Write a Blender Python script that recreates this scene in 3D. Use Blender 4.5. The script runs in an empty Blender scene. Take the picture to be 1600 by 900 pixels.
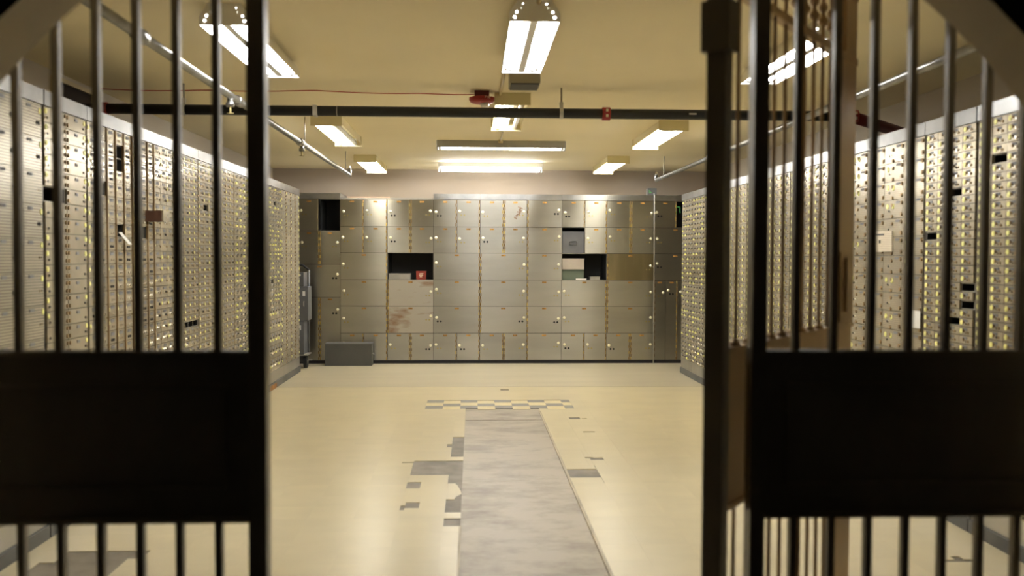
import bpy, bmesh, math, random
from mathutils import Vector, Matrix
rnd = random.Random(7)
SC = bpy.context.scene
COL = SC.collection
R = math.radians
PI = math.pi

# ------------------------------------------------------------------ camera
F_PX = 1430.0
cam_data = bpy.data.cameras.new('camera')
cam_data.sensor_width = 36.0
cam_data.lens = F_PX / 1600.0 * 36.0
cam_data.clip_start = 0.02
cam_data.dof.use_dof = True
cam_data.dof.focus_distance = 10.5
cam_data.dof.aperture_fstop = 2.3
cam = bpy.data.objects.new('camera', cam_data)
COL.objects.link(cam)
yaw, pitch, roll = R(2.48), R(1.92), R(0.2)
cam.matrix_world = (Matrix.Translation((0, 0, 1.32)) @ Matrix.Rotation(-yaw, 4, 'Z')
                    @ Matrix.Rotation(PI / 2 - pitch, 4, 'X') @ Matrix.Rotation(roll, 4, 'Z'))
SC.camera = cam

# ------------------------------------------------------------------ world, exposure
world = bpy.data.worlds.new('world')
world.use_nodes = True
world.node_tree.nodes['Background'].inputs[0].default_value = (1.0, 0.85, 0.65, 1)
world.node_tree.nodes['Background'].inputs[1].default_value = 0.004
SC.world = world
SC.view_settings.view_transform = 'Standard'
SC.view_settings.look = 'None'
SC.view_settings.exposure = 1.05
SC.view_settings.gamma = 1.0
SC.view_settings.use_curve_mapping = False
SC.cycles.use_denoising = True
SC.cycles.max_bounces = 12
SC.cycles.diffuse_bounces = 8
SC.cycles.glossy_bounces = 4
SC.cycles.sample_clamp_indirect = 8.0
SC.cycles.caustics_reflective = True
SC.cycles.blur_glossy = 1.0
SC.cycles.caustics_refractive = False
TUBE_STRENGTH = 21.0

# ------------------------------------------------------------------ room dimensions
XL, XR = -1.985, 2.41          # faces of the side cabinets
WL, WR = -2.57, 3.10           # side walls
CEIL = 2.455
BACK, WB = 11.35, 11.95        # face of the rear cabinets, rear wall
FRONT0, FRONT1 = 1.74, 1.90    # front wall with the round opening
GATE = 2.08

# ------------------------------------------------------------------ materials
def mat(name, col, rough=0.5, metal=0.0, spec=0.5, noise=None, bump=None, rand=0.0,
        aniso=0.0, rot=0.0, emit=None, coat=0.0, coords='Object', ramp=None):
    """noise=(scale, amount, stretch xyz) multiplies the colour; bump=(scale, strength, stretch xyz)."""
    m = bpy.data.materials.new(name)
    m.use_nodes = True
    nt = m.node_tree
    N, L = nt.nodes, nt.links
    b = N['Principled BSDF']
    b.inputs['Base Color'].default_value = (*col, 1)
    b.inputs['Roughness'].default_value = rough
    b.inputs['Metallic'].default_value = metal
    b.inputs['Specular IOR Level'].default_value = spec
    b.inputs['Anisotropic'].default_value = aniso
    b.inputs['Anisotropic Rotation'].default_value = rot
    b.inputs['Coat Weight'].default_value = coat
    if emit:
        b.inputs['Emission Color'].default_value = (*emit[0], 1)
        b.inputs['Emission Strength'].default_value = emit[1]
    tc = N.new('ShaderNodeTexCoord')
    def tex(scale, stretch, detail=4):
        mp = N.new('ShaderNodeMapping')
        mp.inputs['Scale'].default_value = stretch
        L.new(tc.outputs[coords], mp.inputs['Vector'])
        oi = N.new('ShaderNodeObjectInfo')
        ad = N.new('ShaderNodeVectorMath'); ad.operation = 'ADD'
        sc = N.new('ShaderNodeVectorMath'); sc.operation = 'SCALE'
        L.new(oi.outputs['Random'], sc.inputs['Scale'])
        sc.inputs[0].default_value = (37.0, 19.0, 53.0)
        L.new(mp.outputs[0], ad.inputs[0]); L.new(sc.outputs[0], ad.inputs[1])
        t = N.new('ShaderNodeTexNoise')
        t.inputs['Scale'].default_value = scale
        t.inputs['Detail'].default_value = detail
        L.new(ad.outputs[0], t.inputs['Vector'])
        return t
    colour = None
    if noise:
        t = tex(noise[0], noise[2])
        rp = N.new('ShaderNodeValToRGB')
        a = noise[1]
        c2 = ramp if ramp else tuple(c * (1 - a) for c in col)
        rp.color_ramp.elements[0].position = 0.36
        rp.color_ramp.elements[1].position = 0.64
        rp.color_ramp.elements[0].color = (*c2, 1)
        rp.color_ramp.elements[1].color = (*col, 1)
        L.new(t.outputs['Fac'], rp.inputs[0])
        colour = rp.outputs[0]
    if rand:
        oi = N.new('ShaderNodeObjectInfo')
        mr = N.new('ShaderNodeMapRange')
        mr.inputs['To Min'].default_value = 1 - rand
        mr.inputs['To Max'].default_value = 1 + rand
        L.new(oi.outputs['Random'], mr.inputs['Value'])
        mx = N.new('ShaderNodeVectorMath'); mx.operation = 'SCALE'
        if colour: L.new(colour, mx.inputs[0])
        else: mx.inputs[0].default_value = col
        L.new(mr.outputs[0], mx.inputs['Scale'])
        colour = mx.outputs[0]
    if colour:
        L.new(colour, b.inputs['Base Color'])
    if bump:
        t = tex(bump[0], bump[2])
        bp = N.new('ShaderNodeBump')
        bp.inputs['Strength'].default_value = bump[1]
        bp.inputs['Distance'].default_value = 0.002
        L.new(t.outputs['Fac'], bp.inputs['Height'])
        L.new(bp.outputs[0], b.inputs['Normal'])
    return m

def add_lines(m, axis_scale, strength, colour=None):
    """fine embossed lines: axis_scale is a list of (axis, lines per metre)."""
    nt = m.node_tree; N, L = nt.nodes, nt.links
    b = N['Principled BSDF']
    tc = N.new('ShaderNodeTexCoord')
    sx = N.new('ShaderNodeSeparateXYZ'); L.new(tc.outputs['Object'], sx.inputs[0])
    out = None
    for ax, per in axis_scale:
        mu = N.new('ShaderNodeMath'); mu.operation = 'MULTIPLY'; mu.inputs[1].default_value = per
        L.new(sx.outputs[ax], mu.inputs[0])
        fr = N.new('ShaderNodeMath'); fr.operation = 'FRACT'; L.new(mu.outputs[0], fr.inputs[0])
        lt = N.new('ShaderNodeMath'); lt.operation = 'GREATER_THAN'; lt.inputs[1].default_value = 0.24
        L.new(fr.outputs[0], lt.inputs[0])
        if out is None: out = lt.outputs[0]
        else:
            mi = N.new('ShaderNodeMath'); mi.operation = 'MINIMUM'
            L.new(out, mi.inputs[0]); L.new(lt.outputs[0], mi.inputs[1]); out = mi.outputs[0]
    bp = N.new('ShaderNodeBump'); bp.inputs['Strength'].default_value = strength
    bp.inputs['Distance'].default_value = 0.002
    L.new(out, bp.inputs['Height']); L.new(bp.outputs[0], b.inputs['Normal'])
    if colour:
        mx = N.new('ShaderNodeMix'); mx.data_type = 'RGBA'
        mx.inputs['A'].default_value = (*colour, 1)
        src = b.inputs['Base Color'].links
        if src: L.new(src[0].from_socket, mx.inputs['B'])
        else: mx.inputs['B'].default_value = b.inputs['Base Color'].default_value
        L.new(out, mx.inputs['Factor']); L.new(mx.outputs['Result'], b.inputs['Base Color'])

M = {}
M['ceiling'] = mat('ceiling_paint', (0.93, 0.84, 0.61), 0.7, spec=0.25, noise=(0.7, 0.07, (1, 1, 1)))
M['wall_back'] = mat('rear_wall_paint', (0.42, 0.352, 0.28), 0.75, spec=0.2, noise=(0.9, 0.05, (1, 1, 1)))
M['wall_side'] = mat('side_wall_paint', (0.58, 0.52, 0.43), 0.75, spec=0.2, noise=(0.9, 0.08, (1, 1, 1)))
M['wall_cream'] = mat('front_wall_paint', (0.80, 0.71, 0.50), 0.7, spec=0.2)
M['outer'] = mat('outer_steel', (0.03, 0.027, 0.022), 0.5, 0.3)
M['jamb'] = mat('jamb_bronze_paint', (0.56, 0.46, 0.29), 0.45, 0.1, noise=(3, 0.2, (1, 1, 1)))
M['tile'] = mat('cream_floor_tile', (0.605, 0.525, 0.34), 0.28, spec=0.45, noise=(3.0, 0.075, (0.8, 1.5, 1)),
                rand=0.012, bump=(4, 0.12, (1, 1, 1)))
M['tile_back'] = mat('pale_floor_sheet', (0.51, 0.455, 0.33), 0.34, spec=0.5, noise=(2.0, 0.09, (0.5, 2, 1)), bump=(5, 0.1, (1, 1, 1)))
M['tile_grey'] = mat('grey_checker_tile', (0.25, 0.235, 0.22), 0.35, noise=(8, 0.2, (1, 1, 1)), rand=0.08)
M['tile_yellow'] = mat('yellow_checker_tile', (0.74, 0.64, 0.38), 0.3, noise=(8, 0.1, (1, 1, 1)), rand=0.05)
M['slab'] = mat('bare_concrete', (0.385, 0.335, 0.255), 0.42, spec=0.5, noise=(3.2, 0.3, (0.8, 1.3, 1)), ramp=(0.19, 0.15, 0.105),
                bump=(7, 0.35, (1, 1, 1)))
rp = [n for n in M['slab'].node_tree.nodes if n.type == 'VALTORGB'][0]
rp.color_ramp.elements[0].position = 0.30; rp.color_ramp.elements[1].position = 0.56
for n_ in M['slab'].node_tree.nodes:
    if n_.type == 'TEX_NOISE': n_.inputs['Detail'].default_value = 9; n_.inputs['Roughness'].default_value = 0.68
M['glue'] = mat('old_tile_glue', (0.24, 0.205, 0.155), 0.55, noise=(7, 0.4, (1, 1, 1)), bump=(9, 0.4, (1, 1, 1)))
M['wood_edge'] = mat('edge_strip', (0.52, 0.44, 0.30), 0.5, noise=(9, 0.35, (6, 0.5, 1)))
M['joint'] = mat('floor_joint', (0.20, 0.17, 0.13), 0.7)
M['steel_back'] = mat('brushed_steel_door', (0.44, 0.425, 0.375), 0.33, 1.0, noise=(2.2, 0.16, (0.3, 1, 1.4)), rand=0.07,
                      aniso=0.85, rot=0.25)
M['steel_rust'] = mat('stained_steel_door', (0.46, 0.43, 0.37), 0.42, 0.7, noise=(4.5, 0.5, (0.55, 1, 1.6)), ramp=(0.30, 0.20, 0.13),
                      aniso=0.5, rot=0.25)
rp = [n for n in M['steel_rust'].node_tree.nodes if n.type == 'VALTORGB'][0]
rp.color_ramp.elements[0].position = 0.33; rp.color_ramp.elements[1].position = 0.45
M['steel_tarnish'] = mat('tarnished_brass_door', (0.27, 0.22, 0.12), 0.36, 0.9, noise=(3, 0.25, (2.5, 1, 0.4)), aniso=0.6, rot=0.25)
M['steel_head'] = mat('header_steel', (0.46, 0.46, 0.45), 0.33, 0.95, noise=(7, 0.18, (1, 1, 1)), aniso=0.6, rot=0.25)
M['steel_side'] = mat('small_door_steel', (0.64, 0.565, 0.42), 0.23, 0.5, noise=(9, 0.12, (1, 1, 1)), rand=0.10)
M['steel_rib'] = mat('ribbed_door_steel', (0.66, 0.605, 0.48), 0.25, 0.5, rand=0.06)
add_lines(M['steel_rib'], [(2, 76)], 0.9, (0.28, 0.25, 0.20))
M['steel_grid'] = mat('grid_door_steel', (0.64, 0.57, 0.425), 0.23, 0.5, rand=0.08)
add_lines(M['steel_grid'], [(0, 90), (2, 90)], 0.5, (0.46, 0.40, 0.30))
M['cream_grid'] = mat('cream_grid_plate', (0.80, 0.72, 0.55), 0.5)
add_lines(M['cream_grid'], [(0, 95), (2, 95)], 0.4, (0.45, 0.36, 0.25))
M['body'] = mat('cabinet_body_steel', (0.36, 0.34, 0.29), 0.45, 0.6, noise=(3, 0.2, (1, 1, 1)))
M['seam'] = mat('dark_seam_steel', (0.045, 0.04, 0.033), 0.7, 0.2)  # near-black face plate seen in the door gaps and on end stiles
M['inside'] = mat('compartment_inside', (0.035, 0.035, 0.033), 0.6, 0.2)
M['skirt'] = mat('skirt_steel', (0.50, 0.48, 0.43), 0.35, 0.75, noise=(3, 0.2, (1, 1, 0.3)), aniso=0.4)
M['plinth'] = mat('plinth_paint', (0.13, 0.13, 0.125), 0.5, noise=(4, 0.3, (1, 1, 1)))
M['plinth_black'] = mat('black_base', (0.014, 0.012, 0.014), 0.7)
M['yellow'] = mat('yellow_lock_sticker', (0.95, 0.93, 0.36), 0.35, 0.2, rand=0.06)
M['lockwhite'] = mat('pale_lock_disc', (1.0, 0.97, 0.74), 0.38, 0.45)
M['plate'] = mat('grey_name_plate', (0.14, 0.14, 0.15), 0.5, 0.0, spec=0.3)
M['chrome'] = mat('bright_lock_nose', (0.85, 0.82, 0.75), 0.15, 1.0)
M['hole'] = mat('black_keyhole', (0.008, 0.008, 0.008), 0.6)
M['brassdot'] = mat('brass_keyhole', (0.42, 0.35, 0.15), 0.4, 0.6)
M['hinge'] = mat('brown_hinge', (0.30, 0.20, 0.09), 0.5, 0.4, noise=(14, 0.4, (1, 1, 0.4)))
M['hinge_gold'] = mat('worn_brass_hinge', (0.62, 0.46, 0.13), 0.45, 0.5, noise=(22, 0.6, (1, 1, 0.5)), ramp=(0.20, 0.12, 0.04))
M['copper'] = mat('copper_number_plate', (0.60, 0.33, 0.09), 0.4, 0.5, noise=(40, 0.5, (1, 1, 1)), rand=0.25)
M['gate'] = mat('dark_bronze_gate', (0.24, 0.21, 0.165), 0.38, 0.25, noise=(5, 0.2, (1, 1, 0.4)))
M['leaf'] = mat('brown_bronze_gate_leaf', (0.45, 0.315, 0.18), 0.33, 0.55, noise=(5, 0.2, (1, 1, 0.3)))
M['fix_white'] = mat('white_fixture_enamel', (0.86, 0.86, 0.84), 0.35)
M['fix_mirror'] = mat('polished_reflector', (0.80, 0.80, 0.78), 0.22, 0.9)
M['fix_grey'] = mat('grey_fixture_steel', (0.42, 0.41, 0.38), 0.4, 0.6)
M['fix_cream'] = mat('cream_fixture_enamel', (0.72, 0.64, 0.38), 0.4)
M['tube'] = mat('lit_fluorescent_tube', (0.9, 0.9, 0.9), 0.4, emit=((0.985, 0.985, 0.985), TUBE_STRENGTH))
M['tube_off'] = mat('unlit_fluorescent_tube', (0.85, 0.83, 0.76), 0.25)
M['pipe_black'] = mat('black_pipe', (0.020, 0.021, 0.022), 0.45, noise=(3, 0.3, (1, 1, 1)))
M['pipe_galv'] = mat('galvanised_pipe', (0.36, 0.355, 0.34), 0.32, 0.85, noise=(9, 0.3, (1, 1, 1)))
M['rod'] = mat('hanger_rod', (0.28, 0.26, 0.22), 0.5, 0.7)
M['band'] = mat('pale_pipe_band', (0.55, 0.54, 0.50), 0.5)
M['red'] = mat('red_enamel', (0.32, 0.018, 0.016), 0.4)
M['darkred'] = mat('dark_red_paint', (0.13, 0.012, 0.012), 0.5)
M['wire_red'] = mat('red_wire', (0.50, 0.07, 0.03), 0.5)
M['clear'] = mat('clear_strobe_lens', (0.82, 0.82, 0.80), 0.1, spec=0.8)
M['white'] = mat('white_paint', (0.85, 0.84, 0.80), 0.5)
M['paper'] = mat('white_paper', (0.82, 0.80, 0.74), 0.8)
M['boxgrey'] = mat('grey_box_paint', (0.085, 0.085, 0.08), 0.5, noise=(5, 0.15, (1, 1, 1)))
M['boxgrey_light'] = mat('mid_grey_box_paint', (0.14, 0.14, 0.145), 0.45, noise=(5, 0.15, (1, 1, 1)))
M['boxsilver'] = mat('silver_box', (0.50, 0.48, 0.44), 0.4, 0.6, noise=(6, 0.25, (1, 1, 1)))
M['boxred'] = mat('red_tin', (0.30, 0.04, 0.025), 0.45, noise=(9, 0.3, (1, 1, 1)))
M['boxtan'] = mat('tan_carton', (0.46, 0.40, 0.33), 0.7, noise=(5, 0.12, (1, 1, 1)))
M['boxgreen'] = mat('green_grey_tin', (0.12, 0.15, 0.11), 0.5)
M['boxbrown'] = mat('brown_box', (0.10, 0.045, 0.025), 0.45)
M['conduit'] = mat('painted_conduit', (0.58, 0.48, 0.28), 0.55)
M['greybox'] = mat('ceiling_box_paint', (0.30, 0.27, 0.19), 0.5)
M['greydark'] = mat('dark_vent_face', (0.05, 0.05, 0.05), 0.6)
M['stick'] = mat('brown_stick', (0.30, 0.19, 0.13), 0.6)
M['rubber'] = mat('black_rubber', (0.015, 0.015, 0.015), 0.6)
M['green'] = mat('green_mark', (0.10, 0.45, 0.12), 0.5)
M['orange'] = mat('rust_orange', (0.42, 0.20, 0.06), 0.7, noise=(9, 0.4, (1, 1, 1)))
M['ventbrown'] = mat('dark_brown_vent', (0.045, 0.034, 0.026), 0.85, spec=0.1)

# ------------------------------------------------------------------ mesh helpers
class MB:
    def __init__(s): s.v, s.f, s.m = [], [], []
    def box(s, x0, x1, y0, y1, z0, z1, m=0, skip=''):
        n = len(s.v)
        s.v += [(x0, y0, z0), (x1, y0, z0), (x1, y1, z0), (x0, y1, z0), (x0, y0, z1), (x1, y0, z1), (x1, y1, z1), (x0, y1, z1)]
        for k, q in (('b', (0, 3, 2, 1)), ('t', (4, 5, 6, 7)), ('f', (0, 1, 5, 4)), ('r', (1, 2, 6, 5)), ('k', (2, 3, 7, 6)), ('l', (3, 0, 4, 7))):
            if k in skip: continue
            s.f.append(tuple(n + i for i in q)); s.m.append(m)
        return s
    def quad(s, a, b, c, d, m=0):
        n = len(s.v); s.v += [a, b, c, d]; s.f.append((n, n + 1, n + 2, n + 3)); s.m.append(m); return s
    def disc(s, cx, cz, y, r, n=8, depth=0.003, m=0, rz=None):
        """short round boss on a front (-y) face"""
        rz = rz or r
        k = len(s.v)
        for yy in (y, y - depth):
            s.v += [(cx + r * math.cos(2 * PI * i / n), yy, cz + rz * math.sin(2 * PI * i / n)) for i in range(n)]
        s.f.append(tuple(k + n + i for i in range(n))); s.m.append(m)
        for i in range(n):
            j = (i + 1) % n
            s.f.append((k + i, k + j, k + n + j, k + n + i)); s.m.append(m)
        return s
    def dome(s, cx, cz, y, r, n=10, depth=0.01, m=0):
        k = len(s.v)
        for q, dd in ((1.0, 0.0), (0.8, 0.6), (0.45, 0.92)):
            s.v += [(cx + r * q * math.cos(2 * PI * i / n), y - depth * dd, cz + r * q * math.sin(2 * PI * i / n)) for i in range(n)]
        for a in (0, 1):
            for i in range(n):
                j = (i + 1) % n
                s.f.append((k + a * n + i, k + a * n + j, k + (a + 1) * n + j, k + (a + 1) * n + i)); s.m.append(m)
        s.f.append(tuple(k + 2 * n + i for i in range(n))); s.m.append(m)
        return s
    def tube(s, pts, r, n=8, m=0, caps=True):
        pts = [Vector(p) for p in pts]
        k = len(s.v)
        rr = r if isinstance(r, (list, tuple)) else [r] * len(pts)
        up = None
        for i, p in enumerate(pts):
            d = (pts[min(i + 1, len(pts) - 1)] - pts[max(i - 1, 0)]).normalized()
            if up is None:
                up = Vector((0, 0, 1)) if abs(d.z) < 0.9 else Vector((1, 0, 0))
            a = d.cross(up).normalized(); b = a.cross(d).normalized(); up = b
            for j in range(n):
                t = 2 * PI * j / n
                s.v.append(tuple(p + (a * math.cos(t) + b * math.sin(t)) * rr[i]))
        for i in range(len(pts) - 1):
            for j in range(n):
                j2 = (j + 1) % n
                s.f.append((k + i * n + j, k + i * n + j2, k + (i + 1) * n + j2, k + (i + 1) * n + j)); s.m.append(m)
        if caps:
            s.f.append(tuple(k + j for j in reversed(range(n)))); s.m.append(m)
            e = k + (len(pts) - 1) * n
            s.f.append(tuple(e + j for j in range(n))); s.m.append(m)
        return s
    def lathe(s, prof, c=(0, 0, 0), n=12, m=0):
        """prof: list of (r, z)"""
        k = len(s.v)
        for r, z in prof:
            s.v += [(c[0] + r * math.cos(2 * PI * j / n), c[1] + r * math.sin(2 * PI * j / n), c[2] + z) for j in range(n)]
        for i in range(len(prof) - 1):
            for j in range(n):
                j2 = (j + 1) % n
                s.f.append((k + i * n + j, k + i * n + j2, k + (i + 1) * n + j2, k + (i + 1) * n + j)); s.m.append(m)
        s.f.append(tuple(k + j for j in reversed(range(n)))); s.m.append(m)
        e = k + (len(prof) - 1) * n
        s.f.append(tuple(e + j for j in range(n))); s.m.append(m)
        return s
    def ngon(s, pts, m=0):
        n = len(s.v); s.v += list(pts); s.f.append(tuple(range(n, n + len(pts)))); s.m.append(m); return s
    def prism_y(s, prof, y0, y1, m=0, caps=True):
        """closed profile of (x, z) swept along y"""
        n = len(s.v); k = len(prof)
        s.v += [(x, y0, z) for x, z in prof] + [(x, y1, z) for x, z in prof]
        for i in range(k):
            j = (i + 1) % k
            s.f.append((n + i, n + j, n + k + j, n + k + i)); s.m.append(m)
        if caps:
            s.f.append(tuple(n + i for i in reversed(range(k)))); s.m.append(m)
            s.f.append(tuple(n + k + i for i in range(k))); s.m.append(m)
        return s
    def mesh(s, name, mats, smooth=False, fix=True):
        me = bpy.data.meshes.new(name)
        me.from_pydata(s.v, [], s.f)
        for mm in mats: me.materials.append(M[mm])
        me.polygons.foreach_set('material_index', s.m)
        if fix:
            bm = bmesh.new(); bm.from_mesh(me); bmesh.ops.recalc_face_normals(bm, faces=bm.faces); bm.to_mesh(me); bm.free()
        if smooth:
            for p in me.polygons: p.use_smooth = len(p.vertices) <= 4
        me.update()
        return me
    def build(s, name, mats, parent=None, loc=(0, 0, 0), rotz=0.0, smooth=False, fix=True):
        if isinstance(mats, str): mats = [mats]
        return put(name, s.mesh(name, mats, smooth, fix), parent, loc, rotz)

def put(name, me, parent=None, loc=(0, 0, 0), rotz=0.0):
    o = bpy.data.objects.new(name, me)
    COL.objects.link(o)
    o.location = loc
    o.rotation_euler = (0, 0, rotz)
    if parent: o.parent = parent
    return o
def empty(name, loc=(0, 0, 0), rotz=0.0):
    o = bpy.data.objects.new(name, None)
    o.empty_display_size = 0.1
    COL.objects.link(o); o.location = loc; o.rotation_euler = (0, 0, rotz)
    return o
def tag(o, label, cat, group=None):
    o['label'] = label; o['category'] = cat
    if group: o['group'] = group
    return o
def struct(o, label=None):
    o['kind'] = 'structure'
    if label: o['label'] = label
    return o
def stuff(o):
    o['kind'] = 'stuff'; return o
def copy_tree(o, parent=None):
    c = o.copy(); COL.objects.link(c); c.parent = parent
    for ch in list(o.children): copy_tree(ch, c)
    return c

# ------------------------------------------------------------------ room shell
T = 0.2
struct(MB().box(WL - T, WR + T, FRONT0, WB + T, CEIL, CEIL + T).build('ceiling', 'ceiling'), 'tan painted ceiling of the vault')
struct(MB().box(WL - T, WR + T, WB, WB + T, -0.1, CEIL).build('wall_back', 'wall_back'), 'pinkish beige wall above the rear cabinets')
struct(MB().box(WL - T, WL, FRONT0, WB, -0.1, CEIL).build('wall_left', 'wall_side'), 'grey beige wall above the left cabinets')
struct(MB().box(WR, WR + T, FRONT0, WB, -0.1, CEIL).build('wall_right', 'wall_side'), 'grey beige wall above the right cabinets')

# front wall with the round vault opening (camera stands outside it)
HC, HR = (0.096, 0.80), 1.36
th0 = math.asin(HC[1] / HR)
arc = []
NA = 72
for i in range(NA + 1):
    t = (-th0) + (PI + 2 * th0) * i / NA
    arc.append((HC[0] + HR * math.cos(t), HC[1] + HR * math.sin(t)))
def holed(y, arcpts):
    return [(WR + T, y, 0)] + [(WR + T, y, CEIL + T), (WL - T, y, CEIL + T), (WL - T, y, 0)] + [(x, y, max(z, 0.0)) for x, z in reversed(arcpts)]
fw = MB()
fw.ngon(holed(FRONT0, arc), 0)
fw.ngon(holed(FRONT1, arc), 1)
fw.box(WL - T, WR + T, FRONT0, FRONT1, CEIL + T - 0.01, CEIL + T, 0)
fwo = fw.build('wall_front', ['outer', 'wall_cream'], fix=False)
struct(fwo, 'dark front wall pierced by the round vault opening')
jb = MB()
for i in range(NA):
    (x0, z0), (x1, z1) = arc[i], arc[i + 1]
    jb.quad((x0, FRONT0, z0), (x1, FRONT0, z1), (x1, FRONT1, z1), (x0, FRONT1, z0))
    # rolled lip on the room side
    k = 1 + 0.0
jbo = jb.build('door_frame', 'jamb', fwo, smooth=True)
lip = MB()
def ring(r0, r1, y0, y1):
    for i in range(NA):
        def P(r, y, i):
            t = (-th0) + (PI + 2 * th0) * i / NA
            return (HC[0] + r * math.cos(t), y, max(HC[1] + r * math.sin(t), 0.0))
        lip.quad(P(r0, y0, i), P(r0, y0, i + 1), P(r1, y0, i + 1), P(r1, y0, i))
        lip.quad(P(r1, y0, i), P(r1, y0, i + 1), P(r1, y1, i + 1), P(r1, y1, i))
ring(HR + 0.001, HR + 0.07, FRONT0 - 0.012, FRONT0)
lip.build('door_frame_rim', 'outer', fwo)

# ------------------------------------------------------------------ floor: slab, tiles, bare strip
floor = MB().box(WL - T, WR + T, FRONT0, WB + T, -0.12, -0.004).build('floor', 'slab')
struct(MB().box(WL - T, WR + T, -1.5, FRONT0, -0.12, -0.004).build('floor_outside', 'outer'), 'dark floor outside the vault')
struct(floor, 'bare concrete strip and cream tiled floor of the vault')
TS = 0.229
holes = [(-0.057, 0.585, 1.9, 7.90),            # the bare strip down the middle
         (-0.41, 0.895, 7.95, 8.43),            # checker inlay
         (-0.057, 0.585, 7.85, 7.96),
         (-0.141, -0.057, 6.02, 6.69), (-0.375, -0.057, 5.52, 5.91), (-0.141, -0.057, 5.31, 5.52),
         (-0.095, -0.057, 4.96, 5.31), (-0.141, -0.057, 4.70, 4.96), (-0.141, -0.057, 4.46, 4.595),
         (-0.378, -0.298, 5.20, 5.35), (-0.355, -0.28, 4.79, 4.905), (-0.378, -0.355, 4.75, 4.84),
         (0.585, 0.778, 5.43, 5.65), (0.775, 0.862, 5.90, 5.97), (0.745, 0.80, 5.95, 5.985),
         (0.797, 0.887, 7.41, 7.50), (0.282, 0.365, 9.04, 9.12), (0.90, 0.94, 7.42, 7.45), (0.84, 0.93, 6.85, 6.875),
         (-0.45, -0.375, 5.85, 5.875), (-0.175, -0.141, 6.33, 6.43),
         (-1.80, -1.50, 3.78, 4.13), (-1.86, -1.80, 3.6, 3.98), (-1.50, -1.44, 4.02, 4.13),
         (2.05, 2.20, 3.86, 3.89), (2.12, 2.16, 3.89, 3.93)]
def subtract(rects, h):
    out = []
    for (a, b, c, d) in rects:
        x0, x1, y0, y1 = h
        if x0 >= b or x1 <= a or y0 >= d or y1 <= c: out.append((a, b, c, d)); continue
        if a < x0: out.append((a, x0, c, d))
        if x1 < b: out.append((x1, b, c, d))
        m0, m1 = max(a, x0), min(b, x1)
        if c < y0: out.append((m0, m1, c, y0))
        if y1 < d: out.append((m0, m1, y1, d))
    return out
tiles = []
gx0 = -0.141 - TS * 12
gy0 = 5.52 - TS * 16
JY = 9.30
for i in range(27):
    for j in range(40):
        a, b, c, d = gx0 + i * TS, gx0 + (i + 1) * TS, gy0 + j * TS, gy0 + (j + 1) * TS
        a = max(a, WL); b = min(b, WR); d = min(d, JY - 0.006)
        if b - a < 0.01 or d - c < 0.01: continue
        rs = [(a, b, c, d)]
        for h in holes: rs = subtract(rs, h)
        rs = [r for r in rs if r[1] - r[0] > 0.004 and r[3] - r[2] > 0.004]
        if rs: tiles.append(((a + b) / 2, (c + d) / 2, rs))
def visible_size(t):
    x, y = t[0], t[1]
    if y < 3.6 or not (XL < x < XR): return 0
    return 1.0 / y
tiles.sort(key=visible_size, reverse=True)
G = 0.00012
full = MB().box(-TS / 2 + G, TS / 2 - G, -TS / 2 + G, TS / 2 - G, -0.004, 0.0, skip='b').mesh('floor_tile', ['tile'], fix=False)
rest = MB()
for k, (cx, cy, rs) in enumerate(tiles):
    if k < 290:
        if len(rs) == 1 and abs(rs[0][1] - rs[0][0] - TS) < 1e-4 and abs(rs[0][3] - rs[0][2] - TS) < 1e-4:
            put('floor_tile', full, floor, (cx, cy, 0))
        else:
            mb = MB()
            for (a, b, c, d) in rs: mb.box(a - cx + G, b - cx - G, c - cy + G, d - cy - G, -0.004, 0, skip='b')
            mb.build('floor_tile', 'tile', floor, (cx, cy, 0), fix=False)
    else:
        for (a, b, c, d) in rs: rest.box(a + G, b - G, c + G, d - G, -0.004, 0, skip='b')
stuff(rest.build('floor_tiles', 'tile', floor, fix=False))
MB().box(WL, WR, JY + 0.006, WB, -0.004, 0.0005).build('floor_sheet', 'tile_back', floor)
MB().box(WL, WR, JY - 0.006, JY + 0.006, -0.004, -0.0005).build('floor_joint', 'joint', floor)
# glue-stained screed in the spots where tiles are gone
gl = MB()
for h in holes[3:]:
    gl.box(h[0], h[1], h[2], h[3], -0.0045, -0.0034)
gl.build('glue_residue', 'glue', floor)
# jagged broken tile corner beside the strip
MB().ngon([(-0.141, 5.31, -0.0005), (-0.141, 5.0, -0.0005), (-0.10, 4.97, -0.0005), (-0.085, 5.02, -0.0005), (-0.058, 5.07, -0.0005), (-0.062, 5.13, -0.0005), (-0.085, 5.27, -0.0005), (-0.10, 5.31, -0.0005)]).build('broken_tile', 'tile', floor)
# edge strips of the bare runner
MB().box(0.572, 0.588, 2.2, 7.80, -0.004, 0.004).build('edge_strip', 'wood_edge', floor)
MB().box(-0.064, -0.052, 2.2, 4.45, -0.004, 0.003).build('edge_strip', 'wood_edge', floor)
MB().box(-0.055, 0.585, 7.40, 7.408, -0.004, -0.0025).build('floor_joint', 'joint', floor)
MB().box(-0.057, 0.585, 7.41, 7.93, -0.004, -0.0030).build('threshold_plate', 'slab', floor)
# checker inlay
ck = 0.153
for i in range(9):
    for j in range(3):
        x0 = -0.41 + i * ck; y0 = 7.95 + j * 0.16 - (0.045 if i % 2 else 0)
        if i == 8 : x1 = x0 + 0.08
        else: x1 = x0 + ck
        grey = (i + j) % 2 == 0
        MB().box(x0 + G, x1 - G, y0 + G, y0 + 0.16 - G, -0.004, 0.0006 + 0.0003 * (i % 2)).build('checker_tile', 'tile_grey' if grey else 'tile_yellow', floor)

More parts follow.
